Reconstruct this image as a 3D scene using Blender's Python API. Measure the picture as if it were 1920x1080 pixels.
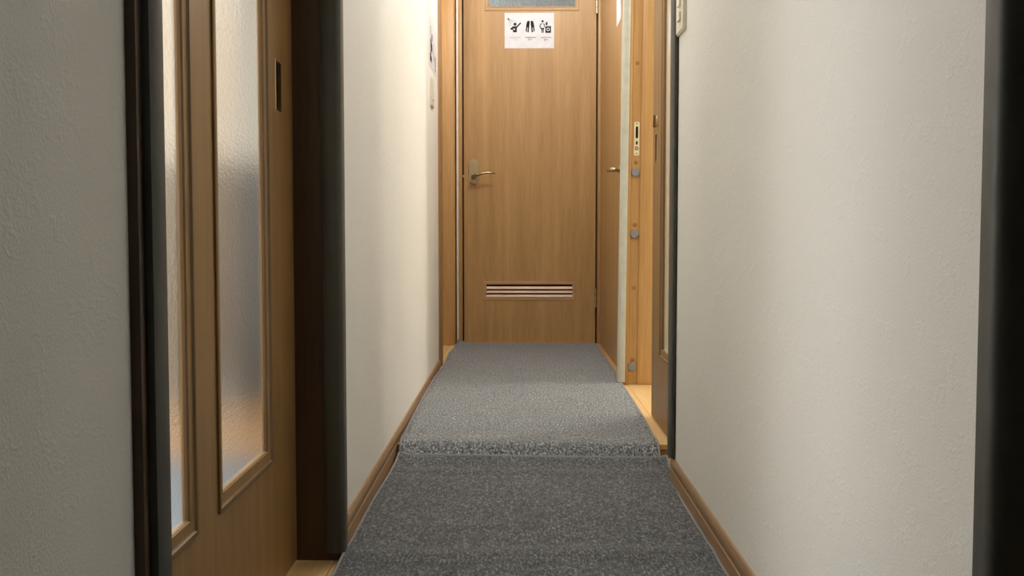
import bpy, bmesh, math, random
from mathutils import Vector, Matrix, noise as mnoise
random.seed(7)
S = bpy.context.scene
C = S.collection
for o in list(bpy.data.objects): bpy.data.objects.remove(o)

# ------------------------------------------------------------------ camera, world, lights, exposure
CAM_H = 0.67
cam_d = bpy.data.cameras.new('camera'); cam = bpy.data.objects.new('camera', cam_d); C.objects.link(cam)
cam_d.sensor_width = 36.0; cam_d.lens = 1972.0 / 1920.0 * 36.0
cam_d.clip_start = 0.02; cam_d.clip_end = 60
cam.location = (0, 0, CAM_H)
cam.rotation_euler = (math.radians(90) - math.atan(108 / 1972.0), 0, math.atan(10 / 1972.0))
S.camera = cam

W = bpy.data.worlds.new('world'); S.world = W; W.use_nodes = True
W.node_tree.nodes['Background'].inputs[0].default_value = (0.9, 0.93, 1.0, 1)
W.node_tree.nodes['Background'].inputs[1].default_value = 0.0
S.view_settings.view_transform = 'Standard'; S.view_settings.look = 'None'
S.view_settings.gamma = 1.0; S.view_settings.exposure = 0.0; S.view_settings.use_curve_mapping = False
S.cycles.use_denoising = True
S.cycles.max_bounces = 12; S.cycles.diffuse_bounces = 6; S.cycles.glossy_bounces = 5
S.cycles.transmission_bounces = 6; S.cycles.transparent_max_bounces = 10
S.cycles.sample_clamp_indirect = 6.0

# lamps of the place, plus an added corridor fill: (name, position, radius, watts, colour); the fittings are built further down
LAMPS = {
    'corridor': dict(loc=(0.17, 4.72, 2.33), r=0.04, w=30, col=(0.98, 0.97, 0.96)),
    'corridor_fill': dict(loc=(0.06, 2.95, 2.30), r=0.10, w=20, col=(1.0, 0.96, 0.89)),  # unseen fill lamp added to lift the near walls
    'left_room': dict(loc=(-1.50, 2.15, 1.08), r=0.26, w=185, col=(0.95, 0.97, 1.0)),
    'right_room': dict(loc=(1.32, 4.32, 1.95), r=0.09, w=46, col=(1.0, 0.95, 0.85)),
    'washroom': dict(loc=(-0.66, 5.34, 1.80), r=0.035, w=5.5, col=(1.0, 0.84, 0.72)),
    'bathroom': dict(loc=(-1.1, 6.5, 2.2), r=0.12, w=30, col=(0.78, 0.90, 1.0)),
}

# ------------------------------------------------------------------ materials
def new_mat(name):
    m = bpy.data.materials.new(name); m.use_nodes = True
    nt = m.node_tree; b = nt.nodes['Principled BSDF']
    return m, nt, b
def N(nt, t, **kw):
    n = nt.nodes.new(t)
    for k, v in kw.items(): setattr(n, k, v)
    return n
def L(nt, a, b): nt.links.new(a, b)
def ramp(nt, fac, stops):
    r = N(nt, 'ShaderNodeValToRGB'); e = r.color_ramp.elements
    while len(e) < len(stops): e.new(0.5)
    for i, (p, c) in enumerate(stops): e[i].position = p; e[i].color = (*c, 1)
    L(nt, fac, r.inputs[0]); return r
def tex(nt, scale, kind='ShaderNodeTexNoise', detail=4, mapping=(1, 1, 1)):
    tc = N(nt, 'ShaderNodeTexCoord'); mp = N(nt, 'ShaderNodeMapping'); mp.inputs['Scale'].default_value = mapping
    L(nt, tc.outputs['Object'], mp.inputs[0]); t = N(nt, kind); t.inputs['Scale'].default_value = scale
    if 'Detail' in t.inputs: t.inputs['Detail'].default_value = detail
    L(nt, mp.outputs[0], t.inputs['Vector']); return t
def bump(nt, h, b, strength, dist):
    bp = N(nt, 'ShaderNodeBump'); bp.inputs['Strength'].default_value = strength; bp.inputs['Distance'].default_value = dist
    L(nt, h, bp.inputs['Height']); L(nt, bp.outputs[0], b.inputs['Normal']); return bp
def plain(name, col, rough=0.5, metal=0.0, spec=0.5):
    m, nt, b = new_mat(name)
    n = tex(nt, 30, detail=3)
    c0 = tuple(v * 0.93 for v in col); c1 = tuple(min(1, v * 1.06) for v in col)
    r = ramp(nt, n.outputs['Fac'], [(0.3, c0), (0.7, c1)]); L(nt, r.outputs[0], b.inputs['Base Color'])
    b.inputs['Roughness'].default_value = rough; b.inputs['Metallic'].default_value = metal
    b.inputs['Specular IOR Level'].default_value = spec
    return m
def wood(name, dark, light, axis='z', rough=0.42, fine=1.0):
    m, nt, b = new_mat(name)
    st = {'x': (0.045, 1, 1), 'y': (1, 0.045, 1), 'z': (1, 1, 0.045)}[axis]
    n1 = tex(nt, 22 * fine, detail=5, mapping=st)          # broad cathedral bands
    n2 = tex(nt, 170 * fine, detail=3, mapping=st)         # pores
    mx = N(nt, 'ShaderNodeMath', operation='MULTIPLY'); L(nt, n2.outputs['Fac'], mx.inputs[0]); mx.inputs[1].default_value = 0.42
    ad = N(nt, 'ShaderNodeMath', operation='MULTIPLY_ADD'); L(nt, n1.outputs['Fac'], ad.inputs[0]); ad.inputs[1].default_value = 0.58
    L(nt, mx.outputs[0], ad.inputs[2])
    r = ramp(nt, ad.outputs[0], [(0.32, dark), (0.66, light)])
    oi = N(nt, 'ShaderNodeObjectInfo'); hs = N(nt, 'ShaderNodeHueSaturation')
    mr = N(nt, 'ShaderNodeMapRange'); L(nt, oi.outputs['Random'], mr.inputs[0]); mr.inputs[3].default_value = 0.94; mr.inputs[4].default_value = 1.06
    L(nt, mr.outputs[0], hs.inputs['Value']); L(nt, r.outputs[0], hs.inputs['Color']); L(nt, hs.outputs[0], b.inputs['Base Color'])
    b.inputs['Roughness'].default_value = rough
    bump(nt, ad.outputs[0], b, 0.12, 0.002)
    return m
def wallpaper(name, col):
    m, nt, b = new_mat(name)
    n0 = tex(nt, 2.2, detail=2)
    r = ramp(nt, n0.outputs['Fac'], [(0.3, tuple(v * 0.97 for v in col)), (0.7, col)]); L(nt, r.outputs[0], b.inputs['Base Color'])
    n1 = tex(nt, 320, detail=4)                              # fine grain of the paper
    n2 = tex(nt, 26, detail=6, mapping=(1, 1, 1.4))          # trowel-like ridges
    v = ramp(nt, n2.outputs['Fac'], [(0.56, (0, 0, 0)), (0.62, (1, 1, 1)), (0.66, (0.35, 0.35, 0.35))])
    ma = N(nt, 'ShaderNodeMath', operation='MULTIPLY_ADD'); L(nt, v.outputs[0], ma.inputs[0]); ma.inputs[1].default_value = 0.55; L(nt, n1.outputs['Fac'], ma.inputs[2])
    bump(nt, ma.outputs[0], b, 0.33, 0.0016)
    b.inputs['Roughness'].default_value = 0.82; b.inputs['Specular IOR Level'].default_value = 0.25
    return m
def carpet_mat(name, k):
    m, nt, b = new_mat(name)
    n1 = tex(nt, 190, detail=3, mapping=(1, 0.34, 1)); n2 = tex(nt, 480, detail=2, mapping=(1, 0.34, 1)); n3 = tex(nt, 7, detail=3)
    a = N(nt, 'ShaderNodeMath', operation='MULTIPLY_ADD'); L(nt, n2.outputs['Fac'], a.inputs[0]); a.inputs[1].default_value = 0.5
    h = N(nt, 'ShaderNodeMath', operation='MULTIPLY'); L(nt, n1.outputs['Fac'], h.inputs[0]); h.inputs[1].default_value = 0.5
    L(nt, h.outputs[0], a.inputs[2])
    r = ramp(nt, a.outputs[0], [(p, tuple(v*k for v in c)) for p, c in [(0.37, (0.018, 0.020, 0.0225)), (0.46, (0.090, 0.098, 0.107)), (0.54, (0.164, 0.178, 0.192)), (0.63, (0.44, 0.47, 0.50))]])
    mm = N(nt, 'ShaderNodeMixRGB', blend_type='MULTIPLY'); mm.inputs[0].default_value = 1.0
    r3 = ramp(nt, n3.outputs['Fac'], [(0.3, (0.92, 0.92, 0.92)), (0.7, (1, 1, 1))])
    L(nt, r.outputs[0], mm.inputs[1]); L(nt, r3.outputs[0], mm.inputs[2]); L(nt, mm.outputs[0], b.inputs['Base Color'])
    bump(nt, a.outputs[0], b, 0.7, 0.004)
    b.inputs['Roughness'].default_value = 0.95; b.inputs['Specular IOR Level'].default_value = 0.1
    b.inputs['Sheen Weight'].default_value = 0.25; b.inputs['Sheen Roughness'].default_value = 0.5
    return m
def frosted(name, scale, tint, clear, mapping=(1, 1, 0.6), bstr=0.5, bd=0.003, rough=0.10, milk=0.5, rr=0.5, ior=1.2):
    """figured glass: Fresnel mirror over a mix of straight-through, scattered and milky light"""
    m, nt, b = new_mat(name); nt.nodes.remove(b); out = nt.nodes['Material Output']
    n1 = tex(nt, scale, detail=3, mapping=mapping)
    bp = N(nt, 'ShaderNodeBump'); bp.inputs['Strength'].default_value = bstr; bp.inputs['Distance'].default_value = bd
    L(nt, n1.outputs['Fac'], bp.inputs['Height'])
    gl = N(nt, 'ShaderNodeBsdfGlossy'); gl.inputs['Roughness'].default_value = rough; gl.inputs['Color'].default_value = (0.96, 0.97, 0.98, 1); L(nt, bp.outputs[0], gl.inputs['Normal'])
    tr = N(nt, 'ShaderNodeBsdfTransparent'); tr.inputs['Color'].default_value = (*tint, 1)
    tl = N(nt, 'ShaderNodeBsdfRefraction'); tl.inputs['Color'].default_value = (*tint, 1); tl.inputs['Roughness'].default_value = rr; tl.inputs['IOR'].default_value = ior; L(nt, bp.outputs[0], tl.inputs['Normal'])
    df = N(nt, 'ShaderNodeBsdfDiffuse'); df.inputs['Color'].default_value = (tint[0] * 0.8, tint[1] * 0.8, tint[2] * 0.8, 1); L(nt, bp.outputs[0], df.inputs['Normal'])
    m1 = N(nt, 'ShaderNodeMixShader'); m1.inputs[0].default_value = milk; L(nt, tl.outputs[0], m1.inputs[1]); L(nt, df.outputs[0], m1.inputs[2])
    m2 = N(nt, 'ShaderNodeMixShader'); m2.inputs[0].default_value = clear; L(nt, m1.outputs[0], m2.inputs[1]); L(nt, tr.outputs[0], m2.inputs[2])
    fr = N(nt, 'ShaderNodeFresnel'); fr.inputs['IOR'].default_value = 1.6; L(nt, bp.outputs[0], fr.inputs['Normal'])
    m3 = N(nt, 'ShaderNodeMixShader'); 
    q1 = N(nt, 'ShaderNodeMath', operation='ADD'); L(nt, fr.outputs[0], q1.inputs[0]); q1.inputs[1].default_value = 1.0
    q2 = N(nt, 'ShaderNodeMath', operation='DIVIDE'); L(nt, fr.outputs[0], q2.inputs[0]); L(nt, q1.outputs[0], q2.inputs[1])
    q3 = N(nt, 'ShaderNodeMath', operation='MULTIPLY'); L(nt, q2.outputs[0], q3.inputs[0]); q3.inputs[1].default_value = 2.0   # both faces of the pane
    L(nt, q3.outputs[0], m3.inputs[0]); L(nt, m2.outputs[0], m3.inputs[1]); L(nt, gl.outputs[0], m3.inputs[2])
    L(nt, m3.outputs[0], out.inputs[0]); return m
def emit(name, col, s):
    m, nt, b = new_mat(name); b.inputs['Emission Color'].default_value = (*col, 1); b.inputs['Emission Strength'].default_value = s
    b.inputs['Base Color'].default_value = (0.9, 0.9, 0.9, 1); return m

M = {}
M['wall'] = wallpaper('off_white_textured_wallpaper', (0.82, 0.81, 0.775))
M['room'] = plain('room_plaster', (0.74, 0.70, 0.62), 0.9, spec=0.2)
M['ceil'] = plain('ceiling_white', (0.82, 0.81, 0.78), 0.9, spec=0.2)
M['oak'] = wood('oak_door_veneer', (0.330, 0.184, 0.064), (0.485, 0.295, 0.119), 'z')
M['leafoak'] = wood('brown_oak_sliding_door', (0.20, 0.106, 0.032), (0.30, 0.172, 0.057), 'z')
M['moulding'] = wood('shaded_oak_moulding', (0.145, 0.077, 0.024), (0.215, 0.122, 0.042), 'z')  # leaf oak darkened to stand in for shade on the moulding faces
M['oakx'] = wood('oak_veneer_crosswise', (0.36, 0.205, 0.088), (0.52, 0.33, 0.16), 'x')
M['oaky'] = wood('oak_veneer_lengthwise', (0.34, 0.19, 0.08), (0.50, 0.31, 0.15), 'y')
M['jamb'] = wood('honey_oak_jamb', (0.46, 0.25, 0.085), (0.62, 0.37, 0.145), 'z')
M['trimz'] = wood('brown_oak_trim_upright', (0.26, 0.135, 0.055), (0.38, 0.215, 0.095), 'z')
M['darktrim'] = wood('dark_stained_trim', (0.036, 0.017, 0.006), (0.066, 0.034, 0.012), 'z')
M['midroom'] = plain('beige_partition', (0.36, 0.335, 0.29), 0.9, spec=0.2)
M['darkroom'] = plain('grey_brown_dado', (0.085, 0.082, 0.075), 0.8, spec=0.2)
M['trimy'] = wood('brown_oak_trim_level', (0.24, 0.135, 0.06), (0.36, 0.215, 0.105), 'y')
M['plank'] = wood('honey_floor_board', (0.66, 0.43, 0.19), (0.80, 0.56, 0.28), 'y', rough=0.3)
M['palefloor'] = plain('pale_room_floor', (0.80, 0.74, 0.60), 0.4)
M['coolfloor'] = plain('cool_pane_tint_floor', (0.085, 0.10, 0.112), 0.8)  # unseen floor tone, set to turn the lower panes blue-grey
M['guard'] = plain('grey_green_foam_rubber', (0.052, 0.052, 0.040), 0.5)
M['litguard'] = plain('lit_grey_foam_rubber', (0.56, 0.57, 0.50), 0.6)  # lightened copy of the guard grey, for the strongly lit post
M['cream'] = plain('cream_strip', (0.86, 0.80, 0.68), 0.5)
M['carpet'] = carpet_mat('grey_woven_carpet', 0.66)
M['carpet2'] = carpet_mat('lighter_lit_grey_carpet', 1.30)  # own lighter tone, raised further in place of missing lamp light
M['hem'] = plain('grey_overlock_yarn', (0.25, 0.255, 0.26), 0.9, spec=0.1)
M['glass'] = frosted('figured_door_glass', 230, (0.90, 0.895, 0.885), 0.08, mapping=(1, 0.4, 0.9), bstr=0.38, bd=0.0016, rough=0.05, milk=0.10, rr=0.36, ior=1.1)
M['clear'] = new_mat('clear_glass_back')[0]
_nt = M['clear'].node_tree; _nt.nodes.remove(_nt.nodes['Principled BSDF']); _t = N(_nt, 'ShaderNodeBsdfTransparent'); L(_nt, _t.outputs[0], _nt.nodes['Material Output'].inputs[0])
M['bathglass'] = frosted('hammered_bath_glass', 75, (0.66, 0.74, 0.82), 0.12, mapping=(1, 1, 1), bstr=1.0, bd=0.02, milk=0.10)
M['brass'] = plain('satin_brass', (0.62, 0.50, 0.30), 0.28, 1.0)
M['bronze'] = plain('polished_bronze', (0.50, 0.38, 0.24), 0.16, 1.0)
M['champagne'] = plain('champagne_plate', (0.46, 0.38, 0.24), 0.38, 0.85)
M['ivorymetal'] = plain('ivory_metal', (0.86, 0.78, 0.56), 0.35, 0.3)
M['dark'] = plain('dark_slot', (0.012, 0.010, 0.009), 0.8, spec=0.1)
M['gap'] = plain('gap_shade_and_joint', (0.06, 0.025, 0.012), 0.7, spec=0.1)  # stands for shade in the end door gap; also the hinge joints
M['bumper'] = plain('grey_felt_bumper', (0.25, 0.26, 0.27), 0.8)
M['plug'] = plain('brown_screw_plug', (0.33, 0.15, 0.045), 0.6)
M['paper'] = plain('white_paper', (0.70, 0.715, 0.76), 0.6)
M['ink'] = plain('black_ink', (0.012, 0.012, 0.016), 0.7, spec=0.2)
M['inkgrey'] = plain('grey_ink', (0.30, 0.30, 0.32), 0.7, spec=0.2)
M['switch'] = plain('ivory_switch_plastic', (0.76, 0.72, 0.60), 0.4)
M['switchw'] = plain('white_switch_plastic', (0.86, 0.84, 0.78), 0.35)
M['slat'] = wood('pinkish_louvre_slat', (0.72, 0.50, 0.36), (0.84, 0.64, 0.49), 'x', rough=0.3)
M['lampbase'] = plain('white_lamp_base', (0.8, 0.8, 0.8), 0.5)

# ------------------------------------------------------------------ mesh helpers
class MB:
    def __init__(self): self.v = []; self.f = []; self.smooth = False
    def add(self, vs, fs):
        o = len(self.v); self.v += [Vector(p) for p in vs]; self.f += [tuple(i + o for i in f) for f in fs]; return self
    def box(self, x0, x1, y0, y1, z0, z1, b=0.0):
        if b <= 0:
            return self.add([(x0,y0,z0),(x1,y0,z0),(x1,y1,z0),(x0,y1,z0),(x0,y0,z1),(x1,y0,z1),(x1,y1,z1),(x0,y1,z1)],
                     [(0,3,2,1),(4,5,6,7),(0,1,5,4),(1,2,6,5),(2,3,7,6),(3,0,4,7)])
        bm = bmesh.new(); bmesh.ops.create_cube(bm, size=1)
        for v in bm.verts: v.co = Vector(((x0+x1)/2+v.co.x*(x1-x0), (y0+y1)/2+v.co.y*(y1-y0), (z0+z1)/2+v.co.z*(z1-z0)))
        bmesh.ops.bevel(bm, geom=list(bm.edges), offset=b, segments=2, affect='EDGES', profile=0.5)
        return self.frombm(bm)
    def frombm(self, bm):
        bm.verts.index_update(); self.add([v.co.copy() for v in bm.verts], [tuple(v.index for v in f.verts) for f in bm.faces]); bm.free(); return self
    def prism(self, pts, mapf, w0, w1):
        """polygon pts (u,v) extruded from w0 to w1, mapf(u,v,w)->xyz"""
        n = len(pts)
        vs = [mapf(u, v, w0) for u, v in pts] + [mapf(u, v, w1) for u, v in pts]
        fs = [tuple(range(n))[::-1], tuple(range(n, 2*n))] + [(i, (i+1) % n, n+(i+1) % n, n+i) for i in range(n)]
        return self.add(vs, fs)
    def sheet(self, holes, u0, u1, v0, v1, w0, w1, mapf):
        """a slab with rectangular through holes"""
        us = sorted({u0, u1, *[h[0] for h in holes], *[h[1] for h in holes]}); vs_ = sorted({v0, v1, *[h[2] for h in holes], *[h[3] for h in holes]})
        us = [u for u in us if u0 <= u <= u1]; vs_ = [v for v in vs_ if v0 <= v <= v1]
        def solid(i, j):
            if i < 0 or j < 0 or i >= len(us)-1 or j >= len(vs_)-1: return False
            cu, cv = (us[i]+us[i+1])/2, (vs_[j]+vs_[j+1])/2
            return not any(h[0] < cu < h[1] and h[2] < cv < h[3] for h in holes)
        idx = {}
        def vid(i, j, k):
            if (i, j, k) not in idx:
                idx[(i, j, k)] = len(self.v); self.v.append(Vector(mapf(us[i], vs_[j], (w0, w1)[k])))
            return idx[(i, j, k)]
        for i in range(len(us)-1):
            for j in range(len(vs_)-1):
                if not solid(i, j): continue
                self.f.append((vid(i,j,0), vid(i,j+1,0), vid(i+1,j+1,0), vid(i+1,j,0)))
                self.f.append((vid(i,j,1), vid(i+1,j,1), vid(i+1,j+1,1), vid(i,j+1,1)))
                for di, dj, a, b_ in ((-1,0,(i,j),(i,j+1)), (1,0,(i+1,j+1),(i+1,j)), (0,-1,(i+1,j),(i,j)), (0,1,(i,j+1),(i+1,j+1))):
                    if not solid(i+di, j+dj):
                        self.f.append((vid(*a,0), vid(*b_,0), vid(*b_,1), vid(*a,1)))
        return self
    def frame(self, u0, u1, v0, v1, prof, mapf):
        """mitred frame: prof = [(outward offset, height)] closed loop, around the rectangle"""
        n = len(prof); o = len(self.v)
        for cu, cv, su, sv in ((u0,v0,-1,-1), (u1,v0,1,-1), (u1,v1,1,1), (u0,v1,-1,1)):
            for d, h in prof: self.v.append(Vector(mapf(cu+su*d, cv+sv*d, h)))
        for k in range(4):
            k2 = (k+1) % 4
            for i in range(n):
                j = (i+1) % n; self.f.append((o+k*n+i, o+k*n+j, o+k2*n+j, o+k2*n+i))
        return self
    def tube(self, pts, rad, seg=10, cap=True):
        pts = [Vector(p) for p in pts]; o = len(self.v); n = len(pts)
        rad = rad if isinstance(rad, (list, tuple)) else [rad]*n
        up = Vector((0, 0, 1))
        for i, p in enumerate(pts):
            t = (pts[min(i+1, n-1)] - pts[max(i-1, 0)]).normalized()
            a = t.cross(up)
            if a.length < 1e-4: a = t.cross(Vector((1, 0, 0)))
            a.normalize(); b_ = a.cross(t).normalized()
            for k in range(seg):
                q = 2*math.pi*k/seg; self.v.append(p + (a*math.cos(q) + b_*math.sin(q))*rad[i])
        for i in range(n-1):
            for k in range(seg):
                k2 = (k+1) % seg; self.f.append((o+i*seg+k, o+i*seg+k2, o+(i+1)*seg+k2, o+(i+1)*seg+k))
        if cap: self.f.append(tuple(o+k for k in range(seg))[::-1]); self.f.append(tuple(o+(n-1)*seg+k for k in range(seg)))
        self.smooth = True; return self
    def disc(self, c, axis, r, h0, h1, seg=24, bev=0.0):
        """short cylinder around axis ('x','y','z') at c from h0 to h1 with a rounded rim at h1"""
        prof = [(r, h0), (r, h1 - bev * (1 if h1 > h0 else -1)), (r - bev, h1)] if bev else [(r, h0), (r, h1)]
        o = len(self.v); n = len(prof)
        mp = {'x': lambda a, b_, h: (h, a, b_), 'y': lambda a, b_, h: (a, h, b_), 'z': lambda a, b_, h: (a, b_, h)}[axis]
        for rr, h in prof:
            for k in range(seg):
                q = 2*math.pi*k/seg; self.v.append(Vector(c) + Vector(mp(rr*math.cos(q), rr*math.sin(q), h)))
        for i in range(n-1):
            for k in range(seg):
                k2 = (k+1) % seg; self.f.append((o+i*seg+k, o+i*seg+k2, o+(i+1)*seg+k2, o+(i+1)*seg+k))
        self.f.append(tuple(o+k for k in range(seg))); self.f.append(tuple(o+(n-1)*seg+k for k in range(seg)))
        return self
    def shear(self, k, z0):
        for v in self.v: v.x += k*(v.z - z0)
        return self

def wloc(p):
    q = Vector((0, 0, 0))
    while p: q = q + p.location; p = p.parent
    return q
def obj(name, mb, m, parent=None, label=None):
    if parent is None:
        lo = Vector([min(v[i] for v in mb.v) for i in range(3)]); hi = Vector([max(v[i] for v in mb.v) for i in range(3)])
        org = Vector(((lo.x+hi.x)/2, (lo.y+hi.y)/2, lo.z)); loc = org
    else: org = wloc(parent); loc = Vector((0, 0, 0))
    me = bpy.data.meshes.new(name); me.from_pydata([tuple(v - org) for v in mb.v], [], mb.f)
    bm = bmesh.new(); bm.from_mesh(me); bmesh.ops.recalc_face_normals(bm, faces=bm.faces); bm.to_mesh(me); bm.free()
    for p in me.polygons: p.use_smooth = True
    if not mb.smooth: me.set_sharp_from_angle(angle=math.radians(38))
    me.materials.append(M[m] if isinstance(m, str) else m)
    o = bpy.data.objects.new(name, me); C.objects.link(o); o.location = loc
    if parent: o.parent = parent
    if label: o['label'] = label
    return o
def pane(o, axis, sgn):
    """the figured face carries the look; the smooth back and rim of the pane stay clear"""
    o.data.materials.append(M['clear'])
    for p in o.data.polygons: p.material_index = 0 if p.normal[axis]*sgn > 0.5 else 1
    return o
def tag(o, label=None, cat=None, group=None, kind=None):
    if label: o['label'] = label
    if cat: o['category'] = cat
    if group: o['group'] = group
    if kind: o['kind'] = kind
    return o
def empty(name, loc):
    o = bpy.data.objects.new(name, None); C.objects.link(o); o.location = loc; o.empty_display_size = 0.05; return o
def struct(name, mb, m, label, cat): return tag(obj(name, mb, m), label, cat, kind='structure')
def rrect(u0, u1, v0, v1, r, seg=6):
    pts = []
    for cu, cv, a0 in ((u1-r, v0+r, -90), (u1-r, v1-r, 0), (u0+r, v1-r, 90), (u0+r, v0+r, 180)):
        for k in range(seg+1):
            q = math.radians(a0 + 90*k/seg); pts.append((cu + r*math.cos(q), cv + r*math.sin(q)))
    return pts

# ------------------------------------------------------------------ the setting
XL, XR, XF = -0.362, 0.412, 0.465          # left wall, right wall, right wall of the far stretch
CEIL, HEAD, FAR = 2.40, 2.02, 0.04         # ceiling, door heads, height of the raised far floor
STEP = 3.07
YD = 5.83                                   # face of the end door

fl = MB(); fl.box(-2.3, 2.3, -1.6, STEP, -0.10, -0.018); fl.box(-2.3, 2.3, STEP, 7.4, -0.10, FAR-0.018)
floor = struct('floor', fl, 'trimy', 'wooden corridor floor, its boards showing beside the grey carpet', 'floor')
pw = 0.103
pmesh = {}
def plank(x, y0, y1, z):
    y0 += 0.0006; y1 -= 0.0006
    ln = round(y1 - y0, 3)
    if ln not in pmesh:
        mb = MB().box(-pw/2+0.0006, pw/2-0.0006, 0, ln, -0.016, 0, 0.0012)
        me = bpy.data.meshes.new('plank'); me.from_pydata([tuple(v) for v in mb.v], [], mb.f); me.materials.append(M['plank']); pmesh[ln] = me
    o = bpy.data.objects.new('plank', pmesh[ln]); C.objects.link(o); o.parent = floor
    o.location = Vector((x, y0, z)) - floor.location
for i in range(10):                          # near floor, then the raised far floor
    x = -0.475 + pw*(i+0.5) - 0.0
    cuts = [-0.6, 0.3, 1.2, 2.1, STEP] if i % 2 else [-0.6, -0.15, 0.75, 1.65, 2.55, STEP]
    for a, b_ in zip(cuts, cuts[1:]): plank(x, a, b_, 0.0)
    cuts = [STEP, 3.44, 4.04, 4.94, YD+0.02] if i % 2 else [STEP, 3.89, 4.49, 5.39, YD+0.02]
    for a, b_ in zip(cuts, cuts[1:]): plank(x, a, b_, FAR)
struct('floor', MB().box(0.558, 2.2, 2.42, 5.6, FAR-0.017, FAR+0.001), 'palefloor', 'pale floor of the lit room behind the right doorway', 'floor')
struct('floor', MB().box(-2.2, -0.478, 4.1, 6.4, FAR-0.017, FAR), 'palefloor', 'floor of the washroom behind the left doorway', 'floor')

struct('floor', MB().box(-2.2, -0.49, 0.4, 4.0, -0.017, 0.0), 'coolfloor', 'floor of the room behind the left glass door, coloured to tint the lower panes', 'floor')
struct('ceiling', MB().box(-2.3, 2.3, -1.6, 7.4, CEIL, CEIL+0.1), 'ceil', 'white ceiling over the corridor', 'ceiling')

def wall(name, boxes, m, label):
    mb = MB()
    for b_ in boxes: mb.box(*b_)
    return struct(name, mb, m, label, 'wall')
wall('wall_left', [(XL-0.12, XL, -1.5, 0.985, -0.018, CEIL)], 'wall', 'near grey stretch of papered wall at the far left of the picture')
wall('wall_left', [(XL-0.12, XL, 2.135, 4.83, -0.018, CEIL)], 'wall', 'cream papered wall between the sliding glass door and the end door')
wall('wall_left', [(XL-0.12, XL, 0.985, 2.135, HEAD, CEIL), (XL-0.12, XL, 4.83, 5.76, HEAD, CEIL)], 'wall', 'papered wall above the left door heads')
wall('wall_right', [(XR, XR+0.12, 0.90, 2.745, -0.018, CEIL), (XR, XR+0.12, -0.2, 0.90, HEAD, CEIL), (XR, XR+0.12, -1.5, -0.2, -0.018, CEIL)], 'wall', 'wide off-white textured wall on the right')
wall('wall_right', [(XF+0.005, XF+0.10, 4.32, YD+0.05, FAR-0.018, CEIL), (XR, XR+0.12, 2.745, 4.32, HEAD, CEIL)], 'wall', 'short wall beyond the right doorway')
wall('wall_back', [(-2.2, -0.335, YD+0.005, YD+0.10, FAR-0.018, CEIL), (0.475, 2.2, YD+0.005, YD+0.10, FAR-0.018, CEIL), (-0.335, 0.475, YD+0.005, YD+0.10, 2.12, CEIL)], 'wall', 'end wall around the oak door')
wall('wall_front', [(-2.2, 2.2, -1.6, -1.5, -0.018, CEIL)], 'room', 'wall behind the viewpoint')
wall('wall_outer', [(-2.3, -2.2, -1.5, 7.3, -0.018, CEIL), (2.2, 2.3, -1.5, 7.3, -0.018, CEIL), (-2.3, 2.3, 7.3, 7.4, -0.018, CEIL)], 'room', 'outer walls of the rooms beside the corridor')
wall('wall_partition', [(-2.2, XL-0.12, 0.3, 0.4, -0.018, CEIL), (XR+0.12, 2.2, 2.30, 2.40, -0.018, CEIL), (XF+0.1, 2.2, 5.6, 5.7, -0.018, CEIL)], 'room', 'partitions between the side rooms')

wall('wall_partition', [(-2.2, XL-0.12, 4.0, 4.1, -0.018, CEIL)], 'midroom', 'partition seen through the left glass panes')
struct('trim_14', MB().box(-2.2, XL-0.12, 3.975, 4.0, 0, 0.92, 0.004), 'darkroom', 'unseen dado added to darken the lower left glass panes', 'dado')  # made-up panel, dims what shows through the lower panes
# skirting boards: stepped profile, laid along y
def baseboard(name, x, s, y0, y1, label, z0=0.0, h=0.074):
    prof = [(0, z0), (0.0095, z0), (0.0095, z0+h*0.60), (0.0075, z0+h*0.63), (0.0075, z0+h*0.66), (0.0088, z0+h*0.69), (0.0088, z0+h*0.90), (0.005, z0+h), (0, z0+h)]
    struct(name, MB().prism(prof, lambda u, v, w: (x + s*u, w, v), y0, y1), 'trimy', label, 'baseboard')
baseboard('baseboard_left', XL, 1, 2.135, 4.83, 'brown wooden skirting board along the cream left wall')
baseboard('baseboard_left', XL, 1, -0.5, 0.98, 'brown skirting board of the near left wall')
baseboard('baseboard_right', XR, -1, 0.93, 2.745, 'brown wooden skirting board along the right wall')

# door linings and casings
def trim(n, boxes, m, label, bev=0.0012, shear=None):
    mb = MB()
    for b_ in boxes: mb.box(*b_, bev)
    if shear: mb.shear(*shear)
    return struct('trim_%d' % n, mb, m, label, 'door frame')
trim(1, [(XL-0.125, XL+0.010, 0.978, 1.022, 0, HEAD), ], 'darktrim', 'dark brown near casing of the left sliding door')
trim(2, [(XL-0.125, XL+0.003, 2.102, 2.137, 0, HEAD)], 'darktrim', 'dark brown far jamb of the left sliding door')
trim(3, [(XL-0.125, XL+0.003, 1.02, 2.11, HEAD-0.03, HEAD+0.03)], 'trimy', 'head board over the left sliding door')
t4 = trim(4, [(XL-0.125, XL+0.008, 4.825, 4.862, FAR, HEAD), (XL-0.06, XL+0.0135, 4.858, 4.915, FAR, HEAD), (XL-0.12, XL+0.010, 4.91, 4.965, FAR, HEAD)], 'trimz', 'brown casing where the left wall ends')
trim(5, [(-0.45, -0.346, 5.735, 5.80, FAR, HEAD), (-0.354, -0.340, 5.757, 5.81, FAR, HEAD)], 'jamb', 'honey coloured jamb of the left doorway beside the end door')
trim(6, [(-0.3335, -0.3215, 5.766, 5.83, FAR+0.008, HEAD)], 'cream', 'narrow cream strip beside the end door frame', 0.003)
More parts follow.
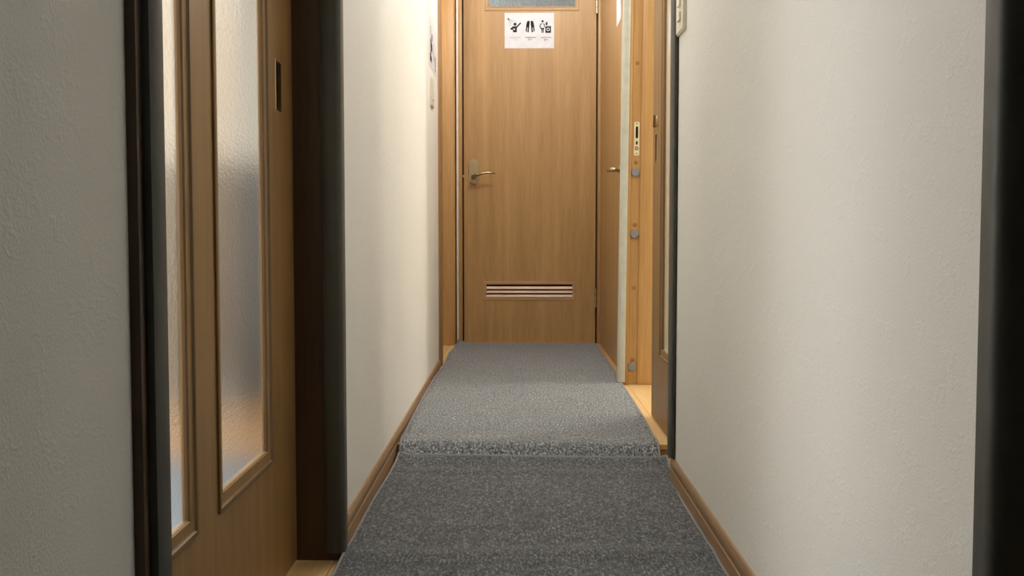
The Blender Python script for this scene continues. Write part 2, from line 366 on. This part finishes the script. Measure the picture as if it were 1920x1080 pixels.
trim(7, [(-0.324, -0.303, 5.775, 5.90, FAR-0.01, 2.10), (-0.338, -0.324, 5.800, 5.90, FAR-0.01, 2.10), (0.441, 0.456, 5.775, 5.90, FAR-0.01, 2.10), (0.454, 0.470, 5.762, 5.90, FAR-0.01, 2.10), (-0.324, 0.466, 5.775, 5.90, 2.06, 2.12)], 'oak', 'oak frame around the end door')
trim(8, [(-0.305, -0.2975, 5.842, 5.88, FAR-0.01, 2.06), (0.4345, 0.443, 5.842, 5.88, FAR-0.01, 2.06)], 'gap', 'dark strip standing for the shade in the gap around the end door', 0)

# right doorway: jamb with the groove the sliding door closes into
SH = (0.0105, 0.60)
jr = MB()
jr.box(0.428, 0.4565, 4.272, 4.315, FAR, HEAD, 0.0015); jr.box(0.4565, 0.4945, 4.281, 4.315, FAR, HEAD); jr.box(0.4945, 0.568, 4.272, 4.315, FAR, HEAD, 0.0015)
jr.shear(*SH)
jamb = struct('trim_9', jr, 'jamb', 'honey coloured grooved jamb of the right doorway', 'door frame')
for z in (0.905, 0.655, 0.112):
    obj('bumper', MB().disc((0.474, 0, z), 'y', 0.0172, 4.283, 4.269, 24, 0.003).shear(*SH), 'bumper', jamb, 'round grey felt bumper')
for z in (1.342, 0.944, 0.692, 0.437, 0.142):
    obj('screw_plug', MB().disc((0.476, 0, z), 'y', 0.0082, 4.283, 4.2795, 16, 0.001).shear(*SH), 'plug', jamb)
mY = lambda y0: (lambda u, v, w: (u, y0 - w, v))
sp = obj('strike_plate', MB().prism(rrect(0.4665, 0.4890, 0.972, 1.108, 0.006), mY(4.281), 0, 0.0018).shear(*SH), 'ivorymetal', jamb, 'ivory metal strike plate')
for u0, u1, v0, v1 in ((0.4735, 0.4825, 1.042, 1.089), (0.4745, 0.4815, 1.016, 1.030)):
    obj('slot', MB().prism(rrect(u0, u1, v0, v1, 0.0034), mY(4.281), 0.0018, 0.0022).shear(*SH), 'dark', sp)
obj('slot', MB().prism([(0.478+0.0072*math.cos(k*math.pi/10), 1.001+0.0072*math.sin(k*math.pi/10)) for k in range(20)], mY(4.281), 0.0018, 0.0022).shear(*SH), 'dark', sp)
obj('bolt', MB().disc((0.478, 0, 1.001), 'y', 0.0042, 4.279, 4.277, 16, 0.001).shear(*SH), 'ivorymetal', sp)
for z in (1.101, 0.980): obj('screw', MB().disc((0.478, 0, z), 'y', 0.0024, 4.2795, 4.2786, 12).shear(*SH), 'dark', sp)
trim(10, [(XR-0.002, XR+0.125, 2.742, 2.775, 0, HEAD)], 'trimz', 'brown wooden lining at the end of the right wall')
trim(11, [(XR-0.012, XR+0.13, 0.868, 0.905, 0, HEAD)], 'trimz', 'brown casing at the right edge of the picture')
trim(12, [(0.42, 0.56, 4.31, 4.325, FAR, HEAD)], 'jamb', 'back board of the right doorway jamb')
trim(13, [(0.432, 0.468, 4.33, 5.77, FAR-0.01, FAR+0.010)], 'oaky', 'low oak threshold along the right wall by the end door')

# corner cushions: soft L-shaped strip with rounded outside
def guard(x, y, sx, sy, z0, z1, legx, legy, t, m, label, shear=None):
    """corner of the wall at (x,y); sx,sy point from the corner into free space; legs run back along the wall faces"""
    r = t*1.25
    out = []
    # outside outline: from the end of the leg along y, round the corner, to the end of the leg along x (local a=away in x, b=away in y)
    e = 0.0006
    out += [(e, -legy), (t*0.7, -legy), (t, -legy + t*0.5)]
    for k in range(7):
        q = math.radians(90*k/6); out.append((t - r + r*math.cos(q), t - r + r*math.sin(q)))
    out += [(-legx + t*0.5, t), (-legx, t*0.7), (-legx, e), (e, e)]
    mb = MB().prism([(a, b_) for a, b_ in out], lambda u, v, w: (x + sx*u, y + sy*v, w), z0, z1)
    if shear: mb.shear(*shear)
    return tag(obj('corner_guard', mb, m), label, 'corner guard', 'soft corner guards on the door openings')
guard(XL+0.010, 1.022, 1, 1, 0.0, HEAD-0.03, 0.03, 0.030, 0.011, 'guard', 'grey foam corner guard on the near left casing, left of the glass panes')
guard(XL+0.003, 2.102, 1, -1, 0.018, HEAD-0.03, 0.030, 0.034, 0.010, 'guard', 'grey foam corner guard between the dark jamb and the cream left wall')
guard(XR-0.002, 2.775, -1, 1, 0.078, HEAD-0.03, 0.03, 0.062, 0.011, 'guard', 'dark grey foam corner guard where the right wall ends at the doorway')
guard(XR-0.012, 0.868, -1, -1, 0.0, HEAD-0.03, 0.03, 0.026, 0.010, 'guard', 'blurred dark grey corner guard at the right edge of the picture')
guard(0.426, 4.270, -1, -1, FAR+0.012, HEAD-0.03, 0.018, 0.045, 0.011, 'litguard', 'grey corner guard, lightened as if strongly lit, left of the honey grooved jamb', SH)

# ------------------------------------------------------------------ doors
def moulding_prof(w=0.026):
    # (outward offset from the glass opening, height over the leaf face); closed loop
    return [(-0.002, -0.009), (-0.002, -0.003), (0.000, -0.0005), (0.0035, 0.0), (0.0055, -0.0014), (0.009, -0.0024), (0.014, -0.0014), (0.0175, 0.0012), (0.019, 0.0035), (0.0235, 0.0042), (w, 0.0030), (w, 0.0), (0.004, -0.009)]
def sliding_leaf(name, xf, s, y0, y1, z0, panels, pv, pull, label, dividers=None):
    """xf: face towards the corridor, s: +1 if that face looks to +x. panels: [(ya,yb)] glass openings, pv: (z,z)"""
    root = empty(name, (xf, (y0+y1)/2, z0)); tag(root, label, 'sliding door', kind='structure')
    mp = lambda u, v, w: (xf + s*w, u, v)
    holes = [(a, b_, pv[0], pv[1]) for a, b_ in panels] + [pull]
    obj('leaf', MB().sheet(holes, y0, y1, z0, HEAD-0.032, -0.0145, 0.0, mp), 'leafoak', root)
    for a, b_ in panels:
        obj('moulding', MB().frame(a, b_, pv[0], pv[1], moulding_prof(), mp), 'moulding', root)
        pane(obj('glass_pane', MB().box(*sorted((xf - s*0.011, xf - s*0.007)), a-0.0005, b_+0.0005, pv[0]-0.0005, pv[1]+0.0005), 'glass', root, 'figured glass pane'), 0, s)
    a, b_, c, d = pull
    fp = obj('finger_pull', MB().frame(a+0.001, b_-0.001, c+0.001, d-0.001, [(0, -0.006), (0, 0.0012), (0.0022, 0.0016), (0.0036, 0.0006), (0.0036, 0.0), (0.001, -0.001)], mp), 'brass', root, 'brass recessed finger pull')
    obj('recess', MB().box(*sorted((xf - s*0.016, xf - s*0.012)), a-0.0005, b_+0.0005, c-0.0005, d+0.0005), 'dark', fp)
    return root
sliding_leaf('door_1', -0.447, 1, 0.965, 2.100, 0.004, [(1.128, 1.418), (1.575, 1.868)], (0.272, 1.86), (1.958, 2.000, 0.896, 0.984),
             'brown sliding door with tall figured glass panes on the left')
d3 = sliding_leaf('door_2', 0.455, -1, 2.79, 3.545, FAR+0.004, [(2.86, 3.03), (3.14, 3.312)], (0.292, 1.86), (3.446, 3.482, 0.892, 0.985),
             'half open brown sliding door in the right doorway')
lk = obj('lock_rosette', MB().disc((0, 3.462, 1.026), 'x', 0.018, 0.456, 0.4515, 24, 0.0015), 'brass', d3, 'small brass lock rosette')
obj('thumb_turn', MB().box(0.4425, 0.4535, 3.460, 3.464, 1.006, 1.046, 0.0012), 'bronze', lk)
obj('keyhole', MB().box(0.4508, 0.452, 3.4605, 3.4635, 1.012, 1.022), 'dark', lk)

# end door
ed = empty('door_3', (0.069, YD, FAR)); tag(ed, 'oak door with lever handle at the end of the corridor', 'door', kind='structure')
mD = lambda u, v, w: (u, YD - w, v)
win = (-0.158, 0.316, 1.892, 2.00); lou = (-0.172, 0.306, 0.299, 0.371)
obj('leaf', MB().sheet([win, lou], -0.2955, 0.4325, FAR+0.007, 2.055, -0.036, 0.0, mD), 'oak', ed)
obj('window_frame', MB().frame(*win, [(-0.001, -0.012), (-0.001, 0.0016), (0.004, 0.0042), (0.009, 0.0016), (0.013, 0.0022), (0.017, 0.0046), (0.022, 0.003), (0.022, 0.0), (0.004, -0.012)], mD), 'oakx', ed)
pane(obj('glass_pane', MB().box(win[0]-0.0005, win[1]+0.0005, YD+0.010, YD+0.014, win[2]-0.0005, win[3]+0.0005), 'bathglass', ed, 'bluish hammered glass pane'), 1, -1)
lf = obj('louvre_frame', MB().frame(*lou, [(-0.001, -0.014), (-0.001, 0.001), (0.003, 0.003), (0.014, 0.0032), (0.018, 0.0012), (0.018, 0.0), (0.004, -0.014)], mD), 'oakx', ed)
obj('louvre_back', MB().box(lou[0]-0.0005, lou[1]+0.0005, YD+0.026, YD+0.030, lou[2]-0.0005, lou[3]+0.0005), 'dark', ed)
for i, z in enumerate((0.3505, 0.3285, 0.3065)):
    pr = [(-0.015, 0.0095), (-0.0125, 0.0105), (-0.001, 0.0015), (0.0012, -0.0025), (0.0005, -0.0055), (-0.003, -0.0060), (-0.017, 0.0050)]   # (out of the leaf, height)
    obj('slat', MB().prism(pr, lambda u, v, w, z=z: (w, YD - u - 0.003, z + v), lou[0]+0.001, lou[1]-0.001), 'slat', ed)
pl = MB()
pl.prism(rrect(-0.268, -0.215, 0.926, 1.061, 0.0262, 10), mD, 0, 0.006)
esc = obj('handle_plate', pl, 'champagne', ed, 'long rounded champagne coloured handle plate')
obj('plate_rim', MB().prism(rrect(-0.2645, -0.2185, 0.9295, 1.0575, 0.0228, 10), mD, 0.006, 0.0088), 'champagne', esc)
obj('plate_screw', MB().disc((-0.2415, 0, 0.941), 'y', 0.0042, YD-0.0086, YD-0.0098, 14), 'bronze', esc)
obj('spindle', MB().disc((-0.2415, 0, 0.964), 'y', 0.0125, YD-0.0086, YD-0.030, 20, 0.002), 'bronze', ed)
lv = [(-0.2415, YD-0.026, 0.962), (-0.2415, YD-0.044, 0.964), (-0.232, YD-0.052, 0.9685), (-0.214, YD-0.055, 0.9755), (-0.192, YD-0.056, 0.9815), (-0.170, YD-0.055, 0.985), (-0.148, YD-0.053, 0.9855), (-0.130, YD-0.050, 0.983), (-0.120, YD-0.047, 0.980)]
obj('lever', MB().tube(lv, [0.0095, 0.0098, 0.0098, 0.0086, 0.0078, 0.0070, 0.0060, 0.0046, 0.0022], 14), 'bronze', ed, 'curved polished bronze lever')
obj('latch', MB().box(-0.3035, -0.2945, YD+0.006, YD+0.018, 0.962, 0.975, 0.002), 'brass', ed)
for zc, mtl in ((1.905, 'brass'), (0.296, 'brass')):
    hg = MB(); hg.disc((0.4345, YD-0.0075, zc), 'z', 0.0072, -0.052, 0.052, 16)
    h = obj('hinge', hg, mtl, ed, 'slim metal hinge')
    obj('hinge_leaf', MB().box(0.4325, 0.4375, YD-0.004, YD+0.002, zc-0.050, zc+0.050), mtl, h)
    for dz in (-0.018, 0.018): obj('knuckle_ring', MB().disc((0.4345, YD-0.0075, zc+dz), 'z', 0.0076, -0.001, 0.001, 16), 'gap', h)

# flush door on the right wall beside the end door
rd = empty('door_4', (XF, 5.05, FAR)); tag(rd, 'brown flush door in the right wall beside the end door', 'door', kind='structure')
mR = lambda u, v, w: (XF - w, u, v)
obj('leaf', MB().sheet([], 4.40, 5.74, FAR+0.012, HEAD, -0.004, 0.012, mR), 'oak', rd)
obj('handle_rose', MB().disc((0, 4.62, 0.935), 'x', 0.020, XF-0.011, XF-0.020, 20, 0.002), 'bronze', rd)
obj('lever', MB().tube([(XF-0.018, 4.62, 0.935), (XF-0.048, 4.62, 0.935), (XF-0.058, 4.635, 0.936), (XF-0.060, 4.68, 0.935), (XF-0.058, 4.735, 0.933)], [0.010, 0.010, 0.0098, 0.0085, 0.005], 12), 'bronze', rd, 'bronze lever seen end-on')

# ------------------------------------------------------------------ carpet runners
def lerp(t, tab):
    for (a, x), (b_, y) in zip(tab, tab[1:]):
        if t <= b_: return x + (y-x)*max(0, min(1, (t-a)/(b_-a)))
    return tab[-1][1]
def sm(t): t = max(0, min(1, t)); return t*t*(3-2*t)
def runner(name, ys, zf, xl, xr, label, mt, th=0.006, nx=36):
    mb = MB(); top = []; n = len(ys)
    for j, y in enumerate(ys):
        a, b_ = lerp(y, xl), lerp(y, xr)
        for i in range(nx+1):
            t = i/nx; x = a + (b_-a)*t
            yy = y - 0.042*(x+0.34)/0.76*sm((y-1.6)/1.2)*sm((5.4-y)/1.5)
            top.append((x, yy, zf(y, t, x)))
    nt_ = len(top); mb.v = [Vector(p) for p in top] + [Vector((p[0], p[1], p[2]-th)) for p in top]
    q = lambda i, j: j*(nx+1)+i
    for j in range(n-1):
        for i in range(nx):
            mb.f.append((q(i,j), q(i+1,j), q(i+1,j+1), q(i,j+1))); mb.f.append((nt_+q(i,j), nt_+q(i,j+1), nt_+q(i+1,j+1), nt_+q(i+1,j)))
    for j in range(n-1):
        mb.f.append((q(0,j), q(0,j+1), nt_+q(0,j+1), nt_+q(0,j))); mb.f.append((q(nx,j+1), q(nx,j), nt_+q(nx,j), nt_+q(nx,j+1)))
    for i in range(nx):
        mb.f.append((q(i+1,0), q(i,0), nt_+q(i,0), nt_+q(i+1,0))); mb.f.append((q(i,n-1), q(i+1,n-1), nt_+q(i+1,n-1), nt_+q(i,n-1)))
    mb.smooth = True
    o = tag(obj(name, mb, mt), label, 'carpet')
    edges = {'l': [top[q(0,j)] for j in range(n)], 'r': [top[q(nx,j)] for j in range(n)], 'e': [top[q(i,n-1)] for i in range(nx+1)], 's': [top[q(i,0)] for i in range(nx+1)]}
    return o, edges
def hem(o, pts, r=0.0034):
    obj('hem', MB().tube([(p[0], p[1], p[2]-0.0025) for p in pts], r, 8), 'hem', o, 'overlocked grey carpet edge')
def nz(x, y, s): return mnoise.noise(Vector((x*s, y*s, 3.1)))
def zn(y, t, x):
    z = 0.0075
    z += 0.0045*math.exp(-((y-2.13-0.02*math.sin(x*5))/0.045)**2)
    u = (y-2.845)/0.145
    z += 0.0185*(sm(u*0.5)*2 if u < 1 else 1)
    z += 0.004*math.exp(-((y-2.87)/0.03)**2)
    e = min(t, 1-t); z += 0.0075*max(0, 1-e/0.045)**2
    return z + 0.0014*nz(x, y, 7) + 0.0008*nz(x, y, 19)
def zfar(y, t, x):
    u = (y-2.985)/0.075
    z = 0.0125 + 0.0410*(sm(u) if u < 1 else 1) - 0.0055*sm((y-3.09)/0.12)
    e = min(t, 1-t); z += 0.003*max(0, 1-e/0.04)**2
    if y > 5.5 and t < 0.06: z += 0.022*sm((y-5.5)/0.26)*(1-t/0.06)**1.5      # curled far left corner
    return z + 0.0010*nz(x, y, 6) + 0.0006*nz(x, y, 17)
ysn = [-0.6 + 0.06*i for i in range(36)]; ysn = [y for y in ysn if y < 1.5] + [1.5 + 0.0155*i for i in range(97)]
ysn = [y for y in ysn if y <= 2.995] + [2.998]
ysf = [2.962 + 0.0125*i for i in range(24)] + [3.27 + 0.03*i for i in range(84)] + [5.80]
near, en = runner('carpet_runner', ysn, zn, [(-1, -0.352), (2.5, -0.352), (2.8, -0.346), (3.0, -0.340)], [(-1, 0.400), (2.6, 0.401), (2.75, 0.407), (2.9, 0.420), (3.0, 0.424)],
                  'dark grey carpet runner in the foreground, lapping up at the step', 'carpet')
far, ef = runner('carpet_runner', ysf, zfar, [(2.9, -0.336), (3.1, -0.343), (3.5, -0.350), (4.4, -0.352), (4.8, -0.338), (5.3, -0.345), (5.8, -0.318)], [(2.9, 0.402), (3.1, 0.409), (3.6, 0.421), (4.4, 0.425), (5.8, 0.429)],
                 'lighter grey carpet runner, brightened in place of light, leading up to the end door', 'carpet2')
hem(near, en['l']); hem(near, en['r']); hem(near, en['e'], 0.0048)
for k in ('l', 'r'): hem(far, ef[k])

# ------------------------------------------------------------------ signs and switches
def stroke(p, q, w):
    p, q = Vector(p), Vector(q); d = (q-p).normalized(); n = Vector((-d.y, d.x))*w/2
    return [tuple(p+n), tuple(p-n), tuple(q-n), tuple(q+n)]
def circ(c, r, n=20): return [(c[0]+r*math.cos(2*math.pi*k/n), c[1]+r*math.sin(2*math.pi*k/n)) for k in range(n)]
def text_mb(s, width, cx, cz, mapf, bold=0.0, height=None):
    cu = bpy.data.curves.new('t', 'FONT'); cu.body = s; cu.align_x = 'CENTER'; cu.align_y = 'CENTER'; cu.size = 1.0; cu.offset = bold
    o = bpy.data.objects.new('t', cu); C.objects.link(o)
    bpy.context.view_layer.update()
    me = bpy.data.meshes.new_from_object(o.evaluated_get(bpy.context.evaluated_depsgraph_get()))
    bpy.data.objects.remove(o)
    xs = [v.co.x for v in me.vertices]; ys = [v.co.y for v in me.vertices]
    k = width/(max(xs)-min(xs)); kz = k if height is None else height/(max(ys)-min(ys))
    mx, my = (max(xs)+min(xs))/2, (max(ys)+min(ys))/2
    mb = MB(); mb.add([mapf(cx+(v.co.x-mx)*k, cz+(v.co.y-my)*kz, 0.0009) for v in me.vertices], [tuple(p.vertices) for p in me.polygons])
    bpy.data.meshes.remove(me); return mb
def sheet_thing(name, mapf, u0, u1, v0, v1, label):
    return tag(obj(name, MB().prism([(u0, v0), (u1, v0), (u1, v1), (u0, v1)], mapf, 0.0003, 0.0007), 'paper'), label, 'sign')

# sign on the end door: crop pixels -> metres on the door face
SX0, SX1, SZ0, SZ1 = -0.070, 0.201, 1.667, 1.8585
kx = (SX1-SX0)/(1280-285); kz = (SZ1-SZ0)/(970-240)
sign = sheet_thing('paper_sign', mD, SX0, SX1, SZ0, SZ1, 'white paper with three black pictograms taped to the end door')
def pic(polys, whites=(), lift=0.0):
    mb = MB()
    mp = lambda u, v, w: mD(SX0+(u-285)*kx, SZ1-(v-240)*kz, w)
    for p in polys: mb.prism(p, mp, 0.0007+lift, 0.0009+lift)
    o = obj('pictogram', mb, 'ink', sign)
    if whites:
        wb = MB()
        for p in whites: wb.prism(p, mp, 0.0009, 0.0011)
        obj('pictogram_cutout', wb, 'paper', o)
P = [circ((361, 366), 17), circ((493, 474), 31), stroke((515, 545), (602, 452), 27), circ((602, 453), 13.5),
     [(440, 520), (530, 516), (530, 640), (455, 640), (452, 560)], stroke((470, 530), (408, 574), 32), stroke((405, 574), (470, 588), 20)]
for d in ((540, 428), (462, 440), (412, 522), (440, 478)):
    a = Vector((361, 366)); b_ = Vector(d)
    for k in range(4): P.append(stroke(a.lerp(b_, 0.18+0.21*k), a.lerp(b_, 0.30+0.21*k), 7))
pic(P, [circ((478, 576), 17)])
leg = [(740, 412), (772, 402), (788, 412), (786, 470), (776, 560), (768, 640), (742, 640), (752, 545), (738, 540), (730, 628), (708, 620), (716, 540), (724, 470)]
pic([leg, [(1597-x, y) for x, y in leg][::-1]])
pic([circ((1047, 414), 23), stroke((1022, 462), (992, 512), 16), stroke((992, 508), (1016, 560), 16), stroke((1074, 462), (1088, 540), 14), stroke((1020, 466), (1040, 460), 12), stroke((1056, 460), (1078, 466), 12),
     [(1010, 552), (1082, 552), (1078, 578), (1014, 578)], [(1026, 578), (1046, 578), (1044, 652), (1028, 652)], [(1052, 578), (1071, 578), (1069, 652), (1054, 652)],
     [(1104, 508), (1217, 508), (1217, 652), (1104, 652)], [(1108, 428), (1150, 428), (1146, 490), (1114, 490)], stroke((1085, 480), (1120, 470), 10)],
    [circ((1160, 580), 36), stroke((1112, 520), (1208, 520), 5), stroke((1128, 430), (1130, 455), 5)])
pic([circ((1160, 580), 20)], lift=0.0004)
sm_ = lambda u, v, w: mD(u, v, w)
for cxp, czp, s, wpx, m_, bo in ((493, 748, 'SHOWER ROOM', 205, 'inkgrey', 0.02), (493, 792, 'シャワー室', 112, 'inkgrey', 0), (805, 748, 'Changing Room', 222, 'ink', 0.02), (803, 795, '更衣室', 84, 'ink', 0.03), (1121, 750, 'Laundry Room', 208, 'ink', 0.02), (1122, 797, '洗濯室', 86, 'ink', 0.03)):
    obj('caption', text_mb(s, wpx*kx, SX0+(cxp-285)*kx, SZ1-(czp-240)*kz, sm_, bo), m_, sign)

# paper on the left wall
mL = lambda u, v, w: (XL + w, u, v)
ls = sheet_thing('paper_sign', mL, 4.370, 4.722, 1.352, 1.556, 'white paper with a black pictogram on the left wall above the switch')
pb = MB()
for p in (stroke((4.425, 1.520), (4.470, 1.440), 0.010), [(4.415, 1.470), (4.505, 1.452), (4.515, 1.418), (4.430, 1.430)], stroke((4.45, 1.43), (4.42, 1.395), 0.022), [(4.395, 1.376), (4.470, 1.372), (4.478, 1.396), (4.402, 1.404)], circ((4.50, 1.482), 0.018), stroke((4.56, 1.47), (4.60, 1.40), 0.008)):
    pb.prism(p, mL, 0.0007, 0.0010)
obj('pictogram', pb, 'ink', ls)
pb = MB()
for p in ([(4.64, 1.385), (4.70, 1.385), (4.70, 1.430), (4.64, 1.430)], stroke((4.63, 1.372), (4.705, 1.372), 0.010)): pb.prism(p, mL, 0.0007, 0.0010)
obj('pictogram', pb, 'inkgrey', ls)
# paper on the far right door
mRp = lambda u, v, w: (XF - 0.012 - w, u, v)
rs = sheet_thing('paper_sign', mRp, 4.56, 4.86, 1.595, 1.805, 'white paper on the right wall above the bronze lever, almost edge-on')
pb = MB()
for p in (circ((4.65, 1.75), 0.018), [(4.625, 1.66), (4.675, 1.66), (4.675, 1.725), (4.625, 1.725)]): pb.prism(p, mRp, 0.0007, 0.001)
obj('pictogram', pb, 'inkgrey', rs)

def switch_plate(mapf, u0, u1, v0, v1, rockers, label):
    root = obj('light_switch', MB().prism(rrect(u0, u1, v0, v1, 0.006), mapf, 0, 0.006), 'switch'); tag(root, label, 'light switch')
    obj('cover_rim', MB().prism(rrect(u0+0.004, u1-0.004, v0+0.004, v1-0.004, 0.005), mapf, 0.006, 0.0085), 'switch', root)
    for a, b_, c, d in rockers:
        obj('rocker', MB().prism(rrect(a, b_, c, d, 0.003), mapf, 0.0085, 0.0135), 'switchw', root, 'white rocker')
switch_plate(mL, 4.402, 4.520, 1.188, 1.308, [(4.428, 4.462, 1.215, 1.281)], 'ivory switch plate on the left wall below the paper sign')
mW = lambda u, v, w: (XR - w, u, v)
switch_plate(mW, 2.594, 2.714, 1.162, 1.292, [(2.632, 2.672, 1.190, 1.212), (2.632, 2.672, 1.226, 1.246), (2.632, 2.672, 1.258, 1.278)], 'ivory switch plate with white rockers on the right wall by the corner')

# ------------------------------------------------------------------ lamps
LAB = {'corridor_fill': 'added fill lamp, unseen, over the middle of the corridor', 'corridor': 'round ceiling lamp over the far end of the corridor', 'left_room': 'pendant lamp in the room behind the left glass door', 'right_room': 'round ceiling lamp in the room behind the right doorway',
       'washroom': 'small wall lamp in the washroom behind the left doorway', 'bathroom': 'ceiling lamp in the room behind the end door'}
for k, d in LAMPS.items():
    x, y, z = d['loc']; top = CEIL if k != 'washroom' else z + 0.06
    root = empty('ceiling_lamp', (x, y, top)); tag(root, LAB[k], 'lamp')
    mb = MB().disc((x, y, 0), 'z', d['r']*0.8, top, top-0.025, 28, 0.004)
    if z < top-0.12: mb.tube([(x, y, top-0.02), (x, y, z+0.06)], 0.006, 8)
    mb.smooth = False
    obj('lamp_base', mb, 'lampbase', root)
    ld = bpy.data.lights.new('lamp_bulb', 'POINT'); ld.energy = d['w']; ld.color = d['col']; ld.shadow_soft_size = d['r']
    lo = bpy.data.objects.new('lamp_bulb', ld); C.objects.link(lo); lo.parent = root; lo.location = (0, 0, z - top - (d['r'] if z > top-0.12 else 0))
